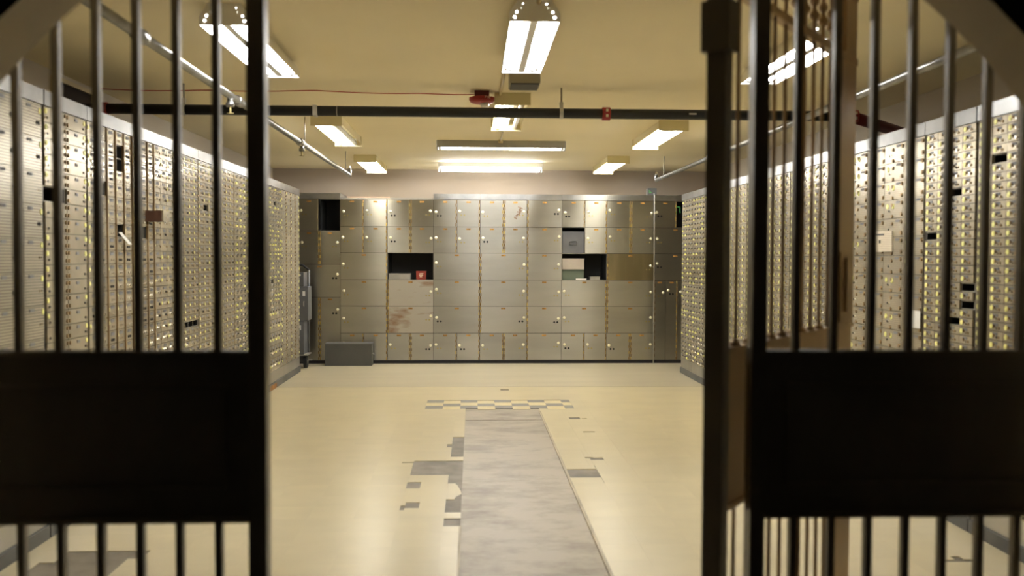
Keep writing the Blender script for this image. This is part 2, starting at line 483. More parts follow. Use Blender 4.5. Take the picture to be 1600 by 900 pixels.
# ------------------------------------------------------------------ cabinets of small deposit boxes
DOORS = {}
def door_mesh(kind, w, h, var):
    key = (kind, round(w, 4), round(h, 4), var)
    if key in DOORS: return DOORS[key]
    g = 0.0019
    mb = MB(); hw, hh = w / 2 - g, h / 2 - g
    mb.box(-hw, hw, -0.006, 0.006, -hh, hh, 0, skip='k')
    F = -0.006
    if kind == 'rib':
        mb.box(-0.022, 0.022, F - 0.002, F, hh - 0.026, hh - 0.012, 2, skip='k')
        if var % 4 != 3: mb.disc(hw - 0.014, hh - 0.03, F, 0.010, 8, 0.003, 1, 0.014)
        if var % 2 == 0:
            mb.disc(hw - 0.045, -0.012, F, 0.007, 6, 0.003, 3, 0.010); mb.disc(hw - 0.025, -0.012, F, 0.007, 6, 0.003, 3, 0.010)
        else:
            mb.disc(hw - 0.045, -0.012, F, 0.006, 6, 0.003, 4); mb.disc(hw - 0.025, -0.012, F, 0.006, 6, 0.003, 4)
    elif kind == 'wide':
        s = 1 if var >= 4 else -1
        if var % 4 != 3: mb.disc(s * (hw - 0.014), hh * 0.45, F, 0.011, 8, 0.003, 1, 0.0125)
        mb.disc(s * (hw - 0.012), -hh * 0.45, F, 0.006, 6, 0.004, 4); mb.disc(s * (hw - 0.028), -hh * 0.4, F, 0.006, 6, 0.004, 3)
        mb.box(-0.016, 0.016, F - 0.002, F, hh * 0.3, hh * 0.7, 2, skip='k')
        for zz in (0.55, -0.55):
            mb.disc(-s * (hw - 0.012), zz * hh, F, 0.008, 6, 0.006, 5, 0.010)
    elif kind == 'narrow':
        mb.box(-0.022, 0.026, F - 0.0015, F, hh * 0.25, hh * 0.8, 2, skip='k')
        mb.box(-0.022, 0.026, F - 0.002, F, hh * 0.74, hh * 0.84, 4, skip='k')
        a = 3 if var == 2 else 4
        mb.disc(-0.012, -hh * 0.45, F, 0.007, 6, 0.005, a, 0.008); mb.disc(0.014, -hh * 0.45, F, 0.007, 6, 0.005, a, 0.008)
        if var in (0, 3): mb.disc(-hw + 0.012, hh * 0.2, F, 0.008, 6, 0.003, 1, 0.012)
    elif kind == 'tiny':
        mb.disc(-hw * 0.10, -hh * 0.1, F, 0.008, 6, 0.006, 4, 0.008); mb.disc(hw * 0.42, -hh * 0.1, F, 0.008, 6, 0.006, 3 if var == 1 else 4, 0.008)
        mb.box(-hw * 0.3, hw * 0.55, F - 0.0015, F, hh * 0.35, hh * 0.85, 2, skip='k')
        mb.disc(hw * 0.84, -hh * 0.2, F, 0.007, 6, 0.006, 5)
        if var in (0, 3): mb.disc(-hw * 0.75, 0, F, 0.008, 6, 0.003, 1, 0.010)
    elif kind == 'dot':      # row of bright lock noses
        mb.disc(-hw * 0.1, -hh * 0.15, F, 0.017, 8, 0.010, 1 if var == 0 else 4, 0.011)
        mb.disc(hw * 0.6, hh * 0.3, F, 0.013, 6, 0.006, 3, 0.009)
        mb.box(-hw * 0.7, hw * 0.2, F - 0.0015, F, hh * 0.45, hh * 0.85, 2, skip='k')
    elif kind == 'sticker':  # right wall: big yellow stickers
        if var != 3: mb.disc(-hw + 0.020, -hh * 0.02, F, 0.0118, 8, 0.003, 1, 0.0125)
        mb.box(-hw * 0.40, hw * 0.25, F - 0.0015, F, hh * 0.15, hh * 0.75, 2, skip='k')
        mb.disc(hw * 0.15, -hh * 0.35, F, 0.006, 6, 0.004, 3 if var == 1 else 4); mb.disc(hw * 0.42, -hh * 0.35, F, 0.006, 6, 0.004, 5)
        mb.disc(-hw + 0.042, hh * 0.1, F, 0.005, 6, 0.005, 5, 0.008)
    elif kind == 'grid':
        if var != 3: mb.disc(-hw * 0.62, hh * 0.35, F, 0.0135, 8, 0.003, 1, 0.015)
        if var in (0, 1): mb.disc(-hw * 0.02, hh * 0.30, F, 0.0135, 8, 0.003, 1, 0.015)
        mb.box(hw * 0.25, hw * 0.7, F - 0.0015, F, hh * 0.6, hh * 0.85, 2, skip='k')
        for zz in (0.62, -0.62):
            mb.disc(-hw * 0.08, zz * hh - 0.01, F, 0.011, 6, 0.006, 5, 0.010)
            mb.disc(hw - 0.014, zz * hh, F, 0.011, 6, 0.006, 5, 0.012)
        mb.disc(-hw * 0.45, -hh * 0.2, F, 0.006, 6, 0.004, 3); mb.disc(-hw * 0.30, -hh * 0.2, F, 0.006, 6, 0.004, 4)
    base = {'rib': 'steel_rib', 'grid': 'steel_grid'}.get(kind, 'steel_side')
    me = mb.mesh('box_door_' + kind, [base, 'yellow', 'plate', 'hole', 'chrome', 'hinge'], fix=False)
    DOORS[key] = me
    return me

def cabinet_body(cells, W, D, z0, z1, top, skirt, plinth, head=True, sk='skirt', ph=0.065):
    """cells: (x0, x1, za, zb, missing, depth). body face sits at y = 0.004"""
    b = MB(); Y = 0.004
    for (a, c, e, f, miss, dep) in cells:
        if not miss:
            b.quad((a, Y, e), (c, Y, e), (c, Y, f), (a, Y, f), 1)
        else:
            g = 0.004
            a2, c2, e2, f2 = a + g, c - g, e + g, f - g
            for q in (((a, e), (c, e), (c2, e2), (a2, e2)), ((c, e), (c, f), (c2, f2), (c2, e2)), ((c, f), (a, f), (a2, f2), (c2, f2)), ((a, f), (a, e), (a2, e2), (a2, f2))):
                b.quad(*[(x, Y, z) for x, z in q], 0)
            yb = Y + dep
            b.quad((a2, Y, e2), (c2, Y, e2), (c2, yb, e2), (a2, yb, e2), 2)
            b.quad((a2, Y, f2), (a2, yb, f2), (c2, yb, f2), (c2, Y, f2), 2)
            b.quad((a2, Y, e2), (a2, yb, e2), (a2, yb, f2), (a2, Y, f2), 2)
            b.quad((c2, Y, e2), (c2, Y, f2), (c2, yb, f2), (c2, yb, e2), 2)
            b.quad((a2, yb, e2), (c2, yb, e2), (c2, yb, f2), (a2, yb, f2), 2)
    # shell
    b.quad((0, Y, 0), (0, D, 0), (0, D, top), (0, Y, top), 0)
    b.quad((W, Y, 0), (W, D, 0), (W, D, top), (W, Y, top), 0)
    b.quad((0, Y, top), (W, Y, top), (W, D, top), (0, D, top), 0)
    b.quad((0, D, 0), (W, D, 0), (W, D, top), (0, D, top), 0)
    b.quad((0, Y, 0), (W, Y, 0), (W, Y, z0), (0, Y, z0), 0)
    b.quad((0, Y, z1), (W, Y, z1), (W, Y, top), (0, Y, top), 0)
    return b

def side_unit(side, ya, yb, groups, label, holes=(), special={}, skirt_h=0.175, ndrop=0.0):
    """groups: list of (kind, ncols, [row heights top to bottom]) ordered near -> far.
    holes: (Y, z) points whose cell has lost its door. special: {(Y,z): material}"""
    left = side == 'L'
    W = yb - ya
    D = 0.575 if left else 0.66
    top = 2.085 if left else 2.045
    z1 = top - 0.072
    z0 = skirt_h
    root = empty('deposit_box_cabinet', (XL if left else XR, ya if left else yb, 0), PI / 2 if left else -PI / 2)
    tag(root, label, 'cabinet', 'walls of small deposit boxes')
    edge = 0.008
    tot = sum(g[1] * g[3] for g in groups)
    sc = (W - 2 * edge) / tot
    cells = []; drs = []
    cur = ya + edge
    strips = []
    for (kind, nc, rows, cw, strip) in groups:
        rs = sum(rows)
        for c in range(nc):
            Ya, Yb = cur, cur + cw * sc
            cur = Yb
            xa, xb = (Ya - ya, Yb - ya) if left else (yb - Yb, yb - Ya)
            zz = z1
            for h0 in rows:
                h = h0 * (z1 - z0) / rs
                za, zb2 = zz - h, zz
                zz = za
                miss = any(Ya <= q[0] < Yb and za <= q[1] < zb2 for q in holes)
                sp = None
                for q, mname in special.items():
                    if Ya <= q[0] < Yb and za <= q[1] < zb2: sp = mname
                cells.append((xa, xb, za, zb2, miss, 0.5))
                if not miss: drs.append((kind, xa, xb, za, zb2, c, nc, sp))
            if strip and c < nc - (0 if strip > 1 else 0): strips.append((xb if left else xa, z0, z1))
    b = cabinet_body(cells, W, D, z0, z1, top, 0, 0)
    # narrow stiles at both ends
    b.quad((0, 0.004, z0), (edge, 0.004, z0), (edge, 0.004, z1), (0, 0.004, z1), 1)
    b.quad((W - edge, 0.004, z0), (W, 0.004, z0), (W, 0.004, z1), (W - edge, 0.004, z1), 1)
    b.build('body', ['body', 'seam', 'inside'], root)
    for (kind, xa, xb, za, zb, c, nc, sp) in drs:
        w, h = xb - xa, zb - za
        v = rnd.choice((0, 0, 1, 2, 3)) if kind not in ('rib', 'wide') else rnd.randrange(4)
        if kind == 'wide' and c == nc - 1: v += 4
        if kind == 'sticker' and rnd.random() < 0.75: v = 0
        me = door_mesh(kind, w, h, v)
        o = put('box_door', me, root, ((xa + xb) / 2, 0, (za + zb) / 2), R(rnd.gauss(0, 0.35)))
        o.rotation_euler[0] = R(rnd.gauss(0, 0.35))
        if sp:
            o.data = me.copy(); o.data.materials[0] = M[sp]
            o['label'] = 'cream box door printed with a square grid' if sp == 'cream_grid' else 'dull dark box door'
    for (x, a, c) in strips:
        MB().box(x - 0.005, x + 0.005, -0.013, 0.0, a, c).build('hinge_strip', 'hinge', root)
    MB().box(0.001, W - 0.001, -0.012, 0.004, z1 + 0.002, top).build('header_panel', 'steel_head', root)
    MB().box(0.001, W - 0.001, -0.004, 0.004, 0.065, z0 - 0.002).build('skirt_panel', 'skirt', root)
    MB().box(0, W, -0.016, 0.004, 0.0, 0.063).build('plinth', 'plinth', root)
    return root

def rows(n): return [1.0] * n
A_ = side_unit('L', 3.59, 4.325, [('rib', 3, rows(12), 0.247, 0)],
    'nearest left cabinet with large ribbed steel doors')
B_ = side_unit('L', 4.335, 4.803, [('wide', 2, rows(25), 0.2385, 0)],
    'left cabinet of two wide columns beside the ribbed doors', holes=[(4.44, 1.575)])
C_ = side_unit('L', 4.807, 5.430, [('narrow', 5, rows(25), 0.121, 1)],
    'left cabinet with brown hinge strips and a paper slip on its front', holes=[(5.256, 1.913), (5.254, 1.841), (5.018, 1.697), (5.225, 1.488)])
D_ = side_unit('L', 5.434, 6.160, [('narrow', 3, rows(25), 0.117, 1), ('tiny', 3, rows(25), 0.122, 0)],
    'left cabinet from which a brown box is pulled out', holes=[(5.603, 1.482)])
E_ = side_unit('L', 6.164, 6.713, [('tiny', 5, rows(40), 0.11, 0)],
    'left cabinet of tiny doors with three black holes low down', holes=[(6.422, 0.838), (6.537, 0.829), (6.656, 0.82)])
F_ = side_unit('L', 6.717, 7.709, [('tiny', 8, rows(36), 0.124, 0)],
    'widest left cabinet of small doors with one black gap', holes=[(6.9, 1.692)])
G_ = side_unit('L', 7.713, 8.34, [('dot', 5, rows(36), 0.125, 0)],
    'left cabinet of small doors just left of the left gate post')
H0 = side_unit('L', 8.344, 8.97, [('dot', 5, rows(36), 0.125, 0)],
    'left cabinet of small doors hidden mostly behind the left gate post')
H_ = side_unit('L', 8.974, 10.575, [('dot', 5, [0.046] * 26 + [0.13] * 5, 0.125, 0), ('wide', 4, rows(25), 0.245, 0)],
    'farthest left cabinet beside the hand truck', holes=[(9.271, 1.83), (9.165, 1.071)])
MB().box(0.0, 0.31, -0.018, -0.0165, 0.004, 0.05).build('rust_stain', 'orange', H_)
R1 = side_unit('R', 3.45, 4.280, [('sticker', 7, rows(42), 0.119, 0)],
    'nearest right cabinet of small doors with yellow stickers', holes=[(4.10, 1.80)])
R2 = side_unit('R', 4.288, 4.782, [('sticker', 4, rows(42), 0.125, 0)],
    'right cabinet with yellow stickers and several blackened gaps', holes=[(4.503, 1.639), (4.673, 1.431), (4.361, 1.178), (4.369, 1.084), (4.485, 1.004)])
R3 = side_unit('R', 4.786, 5.744, [('grid', 4, rows(17), 0.24, 0)],
    'right cabinet with larger doors and a cream grid plate')
gp = put('grid_plate', MB().box(-0.15, 0.15, -0.016, -0.009, -0.06, 0.06).mesh('grid_plate', ['cream_grid']), R3, (5.744 - 5.29, 0, 1.42))
gp['label'] = 'cream plate printed with a square grid'
MB().box(-0.008, 0.008, -0.019, -0.015, -0.01, 0.008).build('plate_hole', 'hole', gp)
MB().box(-0.05, 0.05, -0.0185, -0.015, 0.036, 0.046).build('plate_print', 'plate', gp)
R4 = side_unit('R', 5.748, 6.848, [('sticker', 9, rows(31), 0.122, 0)],
    'right cabinet seen between the farther bars of the open gate leaf')
R5 = side_unit('R', 6.852, 7.948, [('sticker', 9, rows(31), 0.122, 0)],
    'right cabinet seen between the nearer bars of the open gate leaf')
R6 = side_unit('R', 7.952, 9.046, [('sticker', 9, rows(31), 0.122, 0)],
    'right cabinet mostly hidden behind the hinge stile of the gate leaf')
R7 = side_unit('R', 9.05, 9.914, [('dot', 7, rows(34), 0.123, 0)],
    'right cabinet left of the gate leaf with one black gap', holes=[(9.257, 1.797)])
R8 = side_unit('R', 9.918, 10.43, [('dot', 4, rows(34), 0.128, 0)],
    'farthest right cabinet of tiny doors near the rear wall')

# brown box pulled out of the left wall, paper slips
bx = empty('deposit_box', (XL, 5.695, 1.53), PI / 2)
tag(bx, 'brown metal deposit box pulled part way out of the left cabinets', 'box')
MB().box(-0.055, 0.055, -0.105, 0.0, 0, 0.066).build('body', 'boxbrown', bx)
MB().box(-0.056, 0.056, -0.115, -0.105, -0.001, 0.067).build('front_plate', 'steel_side', bx)
MB().disc(0.0, 0.033, -0.115, 0.012, 10, 0.006).build('lock', 'chrome', bx)
ps = MB()
ps.quad((XL + 0.012, 5.20, 1.452), (XL + 0.012, 5.25, 1.452), (XL + 0.05, 5.30, 1.385), (XL + 0.05, 5.25, 1.385))
ps.quad((XL + 0.013, 5.20, 1.453), (XL + 0.051, 5.25, 1.386), (XL + 0.051, 5.30, 1.386), (XL + 0.013, 5.25, 1.453))
tag(ps.build('paper_slip', 'paper'), 'white paper slip hanging from an empty box on the left', 'paper')
MB_ = MB().box(XR - 0.0165, XR - 0.0145, 4.79, 4.885, 0.945, 1.04)
tag(MB_.build('paper_sheet', 'paper'), 'pale sheet stuck low on the right cabinets', 'paper')

# ------------------------------------------------------------------ rear cabinets
ZR = [2.026, 1.694, 1.370, 1.038, 0.713, 0.378, 0.041]   # row boundaries, top to bottom
_num = {}
def shared(key, fn):
    if key not in _num: _num[key] = fn()
    return _num[key]
def hinge_mesh(h):
    def fn():
        mb = MB(); n = max(4, int(h / 0.036)); st = h / n
        r2 = random.Random(int(h * 1000))
        for i in range(n):
            o = 0.003 * (1 if i % 2 else -1)
            mb.box(-0.006 + o, 0.006 + o, -0.016, -0.004, -h / 2 + i * st + 0.001, -h / 2 + (i + 1) * st - 0.001, i % 2)
        return mb.mesh('hinge', ['hinge_gold', 'hinge'], fix=False)
    return shared(('h', round(h, 3)), fn)
plate_me = MB().box(-0.026, 0.026, -0.013, -0.008, -0.010, 0.010).mesh('number_plate', ['copper'], fix=False)
disc_me = MB().dome(0, 0, -0.008, 0.018, 10, 0.012).mesh('lock_disc', ['lockwhite'], fix=False)
key_me = MB().disc(0, 0, -0.008, 0.0125, 10, 0.002).mesh('keyhole', ['hole'], fix=False)
brass_me = MB().disc(0, 0, -0.008, 0.0105, 8, 0.002).mesh('keyhole', ['brassdot'], fix=False)
def back_door(root, X0, xa, xb, za, zb, lock='L', dark=False, material='steel_back', swing=0.0, plate=True, tilt=None):
    w, h = xb - xa, zb - za
    g = 0.0025
    def fn():
        return MB().box(-w / 2 + g, w / 2 - g, -0.008, 0.006, -h / 2 + g, h / 2 - g).mesh('vault_door', [material], fix=False)
    me = shared(('d', material, round(w, 3), round(h, 3)), fn)
    s = -1 if lock == 'L' else 1
    d = put('vault_door', me, root, ((xa + xb) / 2 - X0, 0, (za + zb) / 2), R(rnd.gauss(0, 0.45)) if tilt is None else tilt)
    if plate: put('number_plate', plate_me, d, (0, 0, h / 2 - 0.028))
    zt = min(0.142, h * 0.42) + rnd.choice((-0.02, 0.0, 0.0, 0.01))
    put('lock_disc', disc_me, d, (s * (w / 2 - 0.030 - rnd.uniform(0, 0.012)), 0, h / 2 - zt))
    k = key_me if dark else brass_me
    put('keyhole', k, d, (s * (w / 2 - 0.052), 0, h / 2 - zt - 0.048))
    put('keyhole', k, d, (s * (w / 2 - 0.090), 0, h / 2 - zt - 0.048))
    put('hinge', hinge_mesh(h - 0.01), d, (-s * (w / 2 - 0.0105), 0, 0))
    return d

def back_unit(x0, x1, spec, label, header=True, top=None):
    """spec: list of (xa, xb, row_top, row_bottom, lock, dark, material | 'open')"""
    root = empty('vault_cabinet', (x0, BACK, 0))
    tag(root, label, 'cabinet', 'rear wall of large steel lockers')
    W = x1 - x0
    tp = 2.10 if header else 2.047
    cells = []
    for (xa, xb, rt, rb, lock, dark, mt) in spec:
        za = rb if isinstance(rb, float) else ZR[rb]; zb = rt if isinstance(rt, float) else ZR[rt]
        cells.append((xa - x0, xb - x0, za, zb, mt == 'open', 0.52))
    cabinet_body(cells, W, 0.59, ZR[-1], ZR[0], tp, 0, 0).build('body', ['body', 'seam', 'inside'], root)
    for (xa, xb, rt, rb, lock, dark, mt) in spec:
        if mt == 'open': continue
        za = rb if isinstance(rb, float) else ZR[rb]; zb = rt if isinstance(rt, float) else ZR[rt]
        if mt == 'ajar':
            back_door(root, x0, xa, xb, za, zb, lock, dark, 'steel_back', tilt=R(2.2)).location.y -= 0.014
        else:
            back_door(root, x0, xa, xb, za, zb, lock, dark, mt)
    if header: MB().box(0.001, W - 0.001, -0.012, 0.004, ZR[0] + 0.003, tp).build('header_panel', 'steel_head', root)
    MB().box(0, W, -0.002, 0.004, 0.0, ZR[-1] - 0.002).build('plinth', 'plinth_black', root)
    return root
def std(x0, xm, x1, locks, darks=(), mats={}):
    """standard layout: rows 1,2,6 split in two, rows 3,4,5 full width"""
    out = []; k = 0
    for r in range(6):
        parts = [(x0, xm), (xm, x1)] if r in (0, 1, 5) else [(x0, x1)]
        for p in parts:
            out.append((p[0], p[1], r, r + 1, locks[k], k in darks, mats.get(k, 'steel_back'))); k += 1
    return out
SB = 'steel_back'
s1 = [(-2.131, -1.877, 2.026, 1.636, 'L', False, SB), (-1.877, -1.623, 2.026, 1.636, 'L', False, 'open'),
      (-2.131, -1.877, 1.636, 1.226, 'L', False, SB), (-1.877, -1.623, 1.636, 1.226, 'R', False, SB),
      (-2.131, -1.623, 1.226, 0.822, 'R', True, SB),
      (-2.131, -1.877, 0.822, 0.041, 'L', False, SB), (-1.877, -1.623, 0.822, 0.041, 'R', True, SB)]
S1 = back_unit(-2.131, -1.623, s1, 'leftmost rear cabinet with an empty black compartment at top')
od = put('vault_door', MB().box(-0.008, 0.008, -0.25, 0, -0.19, 0.19).mesh('vault_door', [SB]), S1, (0.262, -0.012, 1.831), R(3))
od['label'] = 'locker door standing wide open'
S2 = back_unit(-1.623, -1.047, std(-1.623, -1.336, -1.047, 'LLLLLLLLL'), 'rear cabinet behind the grey box on the floor', header=False)
S3 = back_unit(-1.047, -0.480, std(-1.047, -0.765, -0.480, 'LRLRRRRLR', (0, 2, 8), {3: SB, 4: 'open', 5: 'steel_rust', 6: 'steel_rust'}),
               'rust stained rear cabinet with an open compartment holding a red tin', header=False)
S4 = back_unit(-0.480, 0.094, std(-0.480, -0.191, 0.094, 'LLLLLLLLL', (0, 6, 8)), 'rear cabinet right of the rust stained one')
S5 = back_unit(0.094, 0.674, std(0.094, 0.388, 0.674, 'LRLRRRRLR', (2, 6)), 'rear cabinet with a brown smear on its top right door')
s6 = [(0.674, 1.109, r, r + 1, 'R', r in (0, 4), 'ajar' if r == 0 else SB) for r in range(6)]
S6 = back_unit(0.674, 1.109, s6, 'narrow rear cabinet of single doors with its top door ajar')
sp7 = std(1.109, 1.398, 1.674, 'LLLLLLLLL', (0, 7), {2: 'open', 4: 'open'})
S7 = back_unit(1.109, 1.674, sp7, 'rear cabinet with bright doors and two open compartments')
S8 = back_unit(1.674, 2.262, std(1.674, 1.971, 2.262, 'LRLRRRRLR', (7,), {4: 'steel_tarnish'}), 'rear cabinet with one brass coloured door')
s9 = [(2.262, 2.544, 0, 1, 'L', True, SB), (2.544, 2.80, 0, 1, 'L', False, 'open'), (2.262, 2.80, 1, 2, 'L', False, SB), (2.262, 2.80, 2, 3, 'L', True, SB),
      (2.262, 2.415, 3, 6, 'R', False, SB), (2.415, 2.565, 3, 6, 'L', True, SB), (2.565, 2.80, 3, 6, 'L', False, SB)]
S9 = back_unit(2.262, 2.80, s9, 'rightmost rear cabinet with tall narrow lower doors')
# smear on a door, green paint marks
sm = MB()
r3 = random.Random(3)
for i in range(26):
    t = i / 25
    x = 0.555 - 0.065 * t + r3.uniform(-0.02, 0.03); z = 1.93 - 0.13 * t + r3.uniform(-0.015, 0.015)
    sm.quad((x, -0.0092, z), (x + r3.uniform(.008, .03), -0.0092, z + .004), (x + r3.uniform(.008, .025), -0.0092, z + r3.uniform(.008, .02)), (x, -0.0092, z + r3.uniform(.008, .02)))
sm.build('brown_smear', 'stick', S5, (-0.094 + 0.03, -0.006, 0), fix=False)
gm = MB()
for (x, z, w, h) in ((2.535, 1.86, .01, .10), (2.54, 1.95, .05, .01), (2.58, 1.88, .01, .08)):
    gm.box(x - 2.262, x - 2.262 + w, -0.012, -0.009, z, z + h)
gm.build('green_mark', 'green', S9)

# things inside the open compartments
def tin(name, label, cat, x0, x1, y0, y1, z0, z1, body, lid=None, lid_h=0.012, group=None):
    root = empty(name, ((x0 + x1) / 2, (y0 + y1) / 2, z0))
    tag(root, label, cat, group)
    w, d, h = (x1 - x0) / 2, (y1 - y0) / 2, z1 - z0
    me = MB().box(-w, w, -d, d, 0, h - lid_h).build('body', body, root)
    MB().box(-w - 0.003, w + 0.003, -d - 0.003, d + 0.003, h - lid_h, h).build('lid', lid or body, root)
    return root
tin('cash_box', 'flat silver box lying in the open compartment beside the red tin', 'box', -1.030, -0.765, BACK + 0.01, BACK + 0.30, 1.042, 1.115, 'boxsilver')
rt = tin('red_tin', 'small red tin in the open compartment of the rear cabinet', 'tin', -0.695, -0.575, BACK + 0.02, BACK + 0.14, 1.042, 1.145, 'boxred')
MB().box(-0.025, 0.025, -0.064, -0.061, 0.05, 0.058).box(-0.018, 0.012, -0.064, -0.061, 0.03, 0.037).box(-0.02, 0.028, -0.064, -0.061, 0.07, 0.076).build('label_print', 'lockwhite', rt)
gb = tin('drawer_box', 'mid grey box with a loop handle filling the upper open compartment', 'box', 1.118, 1.388, BACK + 0.01, BACK + 0.45, 1.374, 1.645, 'boxgrey_light')
lp = [(0.05 * math.copysign(abs(math.cos(t)) ** 0.4, math.cos(t)), -0.226, 0.125 + 0.022 * math.copysign(abs(math.sin(t)) ** 0.6, math.sin(t))) for t in [2 * PI * i / 24 for i in range(25)]]
MB().tube(lp, 0.004, 6).build('loop_handle', 'boxgrey', gb, smooth=True)
tin('green_tin', 'dark green grey tin under the tan carton in the rear cabinet', 'tin', 1.118, 1.390, BACK + 0.03, BACK + 0.4, 1.042, 1.172, 'boxgreen')
tin('carton', 'tan carton stacked on the dark green tin', 'carton', 1.118, 1.392, BACK + 0.015, BACK + 0.38, 1.172, 1.308, 'boxtan')
tag(MB().box(1.29, 1.42, BACK + 0.004, BACK + 0.028, 1.042, 1.058).build('paper_stack', 'paper'), 'thin white paper stack at the front of the lower open compartment', 'paper')
tin('small_carton', 'small pale carton in the lower open compartment', 'carton', 1.47, 1.59, BACK + 0.03, BACK + 0.15, 1.042, 1.082, 'boxsilver')

# stick lying on the low tops, electric box with conduit
tag(MB().box(-1.535, -1.02, BACK + 0.03, BACK + 0.06, 2.047, 2.062).build('flat_stick', 'stick'), 'thin brown stick lying on top of the rear cabinets', 'stick')
eb = empty('electrical_box', (2.235, BACK + 0.06, 2.10))
tag(eb, 'small grey electrical box standing on the rear cabinets', 'box')
MB().box(-0.055, 0.055, -0.05, 0.05, 0, 0.085).build('body', 'boxsilver', eb)
MB().box(-0.058, 0.058, -0.054, -0.05, -0.0, 0.088).build('cover', 'boxgrey_light', eb)
MB().box(-0.035, -0.005, -0.057, -0.054, 0.03, 0.038).box(-0.03, -0.024, -0.057, -0.054, 0.03, 0.062).box(-0.05, -0.03, -0.057, -0.054, 0.05, 0.058).build('green_mark', 'green', eb)
cdt = empty('wall_conduit', (2.262, BACK - 0.025, 0))
tag(cdt, 'thin vertical conduit down the face of the rear cabinets', 'conduit')
MB().tube([(-0.005, 0.03, 2.118), (-0.003, 0.002, 2.112), (0, -0.006, 2.08), (0, -0.006, 0.006)], 0.0085, 8).build('pipe', 'boxsilver', cdt, smooth=True)
MB().box(-0.016, 0.016, -0.016, 0.0, 1.2, 1.215).box(-0.016, 0.016, -0.016, 0.0, 0.5, 0.515).build('strap', 'boxsilver', cdt)

# grey box on the floor
fb = empty('storage_box', (-1.49, 11.17, 0))
tag(fb, 'dark grey metal box on the floor before the rear cabinets', 'box')
MB().box(-0.285, 0.275, -0.07, 0.12, 0, 0.262).build('body', 'boxgrey', fb)
MB().box(-0.289, 0.279, -0.074, 0.124, 0.262, 0.274).build('lid', 'boxgrey_light', fb)
MB().tube([(0.277, -0.01, 0.15), (0.297, 0.0, 0.135), (0.297, 0.05, 0.135), (0.277, 0.06, 0.15)], 0.005, 6).build('handle', 'boxsilver', fb)

# hand truck with grey boxes beside the far left cabinet
ht = empty('hand_truck', (-2.10, 10.96, 0))
tag(ht, 'hand truck with black wheels behind the far left cabinet', 'hand truck')
for sx in (-0.18, 0.13):
    MB().tube([(sx, 0.13, 0.14), (sx, 0.17, 1.16)], 0.013, 8).build('upright', 'boxgrey_light', ht, smooth=True)
MB().tube([(-0.18, 0.17, 1.16), (-0.1, 0.20, 1.22), (0.05, 0.20, 1.22), (0.13, 0.17, 1.16)], 0.013, 8).build('handle', 'rubber', ht, smooth=True)
MB().box(-0.20, 0.165, -0.14, 0.13, 0.155, 0.168).build('toe_plate', 'boxsilver', ht)
MB().tube([(-0.24, 0.15, 0.075), (0.17, 0.15, 0.075)], 0.010, 8).build('axle', 'boxsilver', ht)
for sx in (-0.24, 0.125):
    w = MB().tube([(sx - 0.02, -0.02, 0.075), (sx + 0.02, -0.02, 0.075)], 0.075, 18).build('wheel', 'rubber', ht)
    MB().tube([(sx - 0.024, -0.02, 0.075), (sx + 0.024, -0.02, 0.075)], 0.022, 10).build('hub', 'boxsilver', w)
MB().box(-0.2, 0.15, -0.03, -0.01, 0.07, 0.156).build('axle_bracket', 'boxgrey', ht)
zz = 0.168
for k, (h, dx, lab) in enumerate(((0.40, 0.0, 'grey metal box at the bottom of the hand truck stack'), (0.40, 0.05, 'grey metal box jutting out in the middle of the hand truck stack'), (0.17, 0.0, 'low grey metal box on top of the hand truck stack'))):
    b = empty('metal_box', (-2.12 + dx, 10.955, zz + 0.001))
    tag(b, lab, 'box', 'grey boxes on the hand truck')
    MB().box(-0.16, 0.14, -0.13, 0.12, 0, h - 0.004).build('body', 'boxgrey_light', b)
    MB().box(-0.163, 0.143, -0.134, -0.130, 0.006, h - 0.01).build('front_plate', 'boxgrey_light', b)
    MB().box(0.08, 0.11, -0.139, -0.134, h * 0.72, h * 0.86).build('label_card', 'white', b)
    MB().tube([(0.095, -0.136, h * 0.42), (0.095, -0.15, h * 0.44), (0.095, -0.15, h * 0.54), (0.095, -0.136, h * 0.56)], 0.006, 6).build('handle', 'boxsilver', b)
    zz += h

# ------------------------------------------------------------------ ceiling lights
def end_plate(prof, holes_, y0, th):
    bm = bmesh.new()
    edges = []
    def loop(pts):
        vs = [bm.verts.new((x, y0, z)) for x, z in pts]
        return [bm.edges.new((vs[i], vs[(i + 1) % len(vs)])) for i in range(len(vs))]
    edges += loop(prof)
    for (hx, hz, r) in holes_:
        edges += loop([(hx + r * math.cos(2 * PI * i / 10), hz + r * math.sin(2 * PI * i / 10)) for i in range(10)])
    bmesh.ops.triangle_fill(bm, use_beauty=True, edges=edges)
    r = bmesh.ops.extrude_face_region(bm, geom=bm.faces[:])
    bmesh.ops.translate(bm, verts=[v for v in r['geom'] if isinstance(v, bmesh.types.BMVert)], vec=(0, th, 0))
    bmesh.ops.recalc_face_normals(bm, faces=bm.faces)
    me = bpy.data.meshes.new('end_plate'); bm.to_mesh(me); bm.free()
    return me
def lamp_tube(root, x, z, L, on=True, r=0.016):
    t = MB().tube([(x, -L / 2 + 0.012, z), (x, L / 2 - 0.012, z)], r, 10).build('fluorescent_tube', 'tube' if on else 'tube_off', root, smooth=True)
    for s in (-1, 1):
        MB().tube([(x, s * (L / 2 - 0.012), z), (x, s * (L / 2 - 0.032), z)], r + 0.0015, 10).build('tube_cap', 'fix_grey', t)
        MB().box(x - 0.012, x + 0.012, min(s * (L / 2 - 0.012), s * L / 2), max(s * (L / 2 - 0.012), s * L / 2), z - 0.02, z + 0.04).build('lamp_holder', 'fix_white', root)
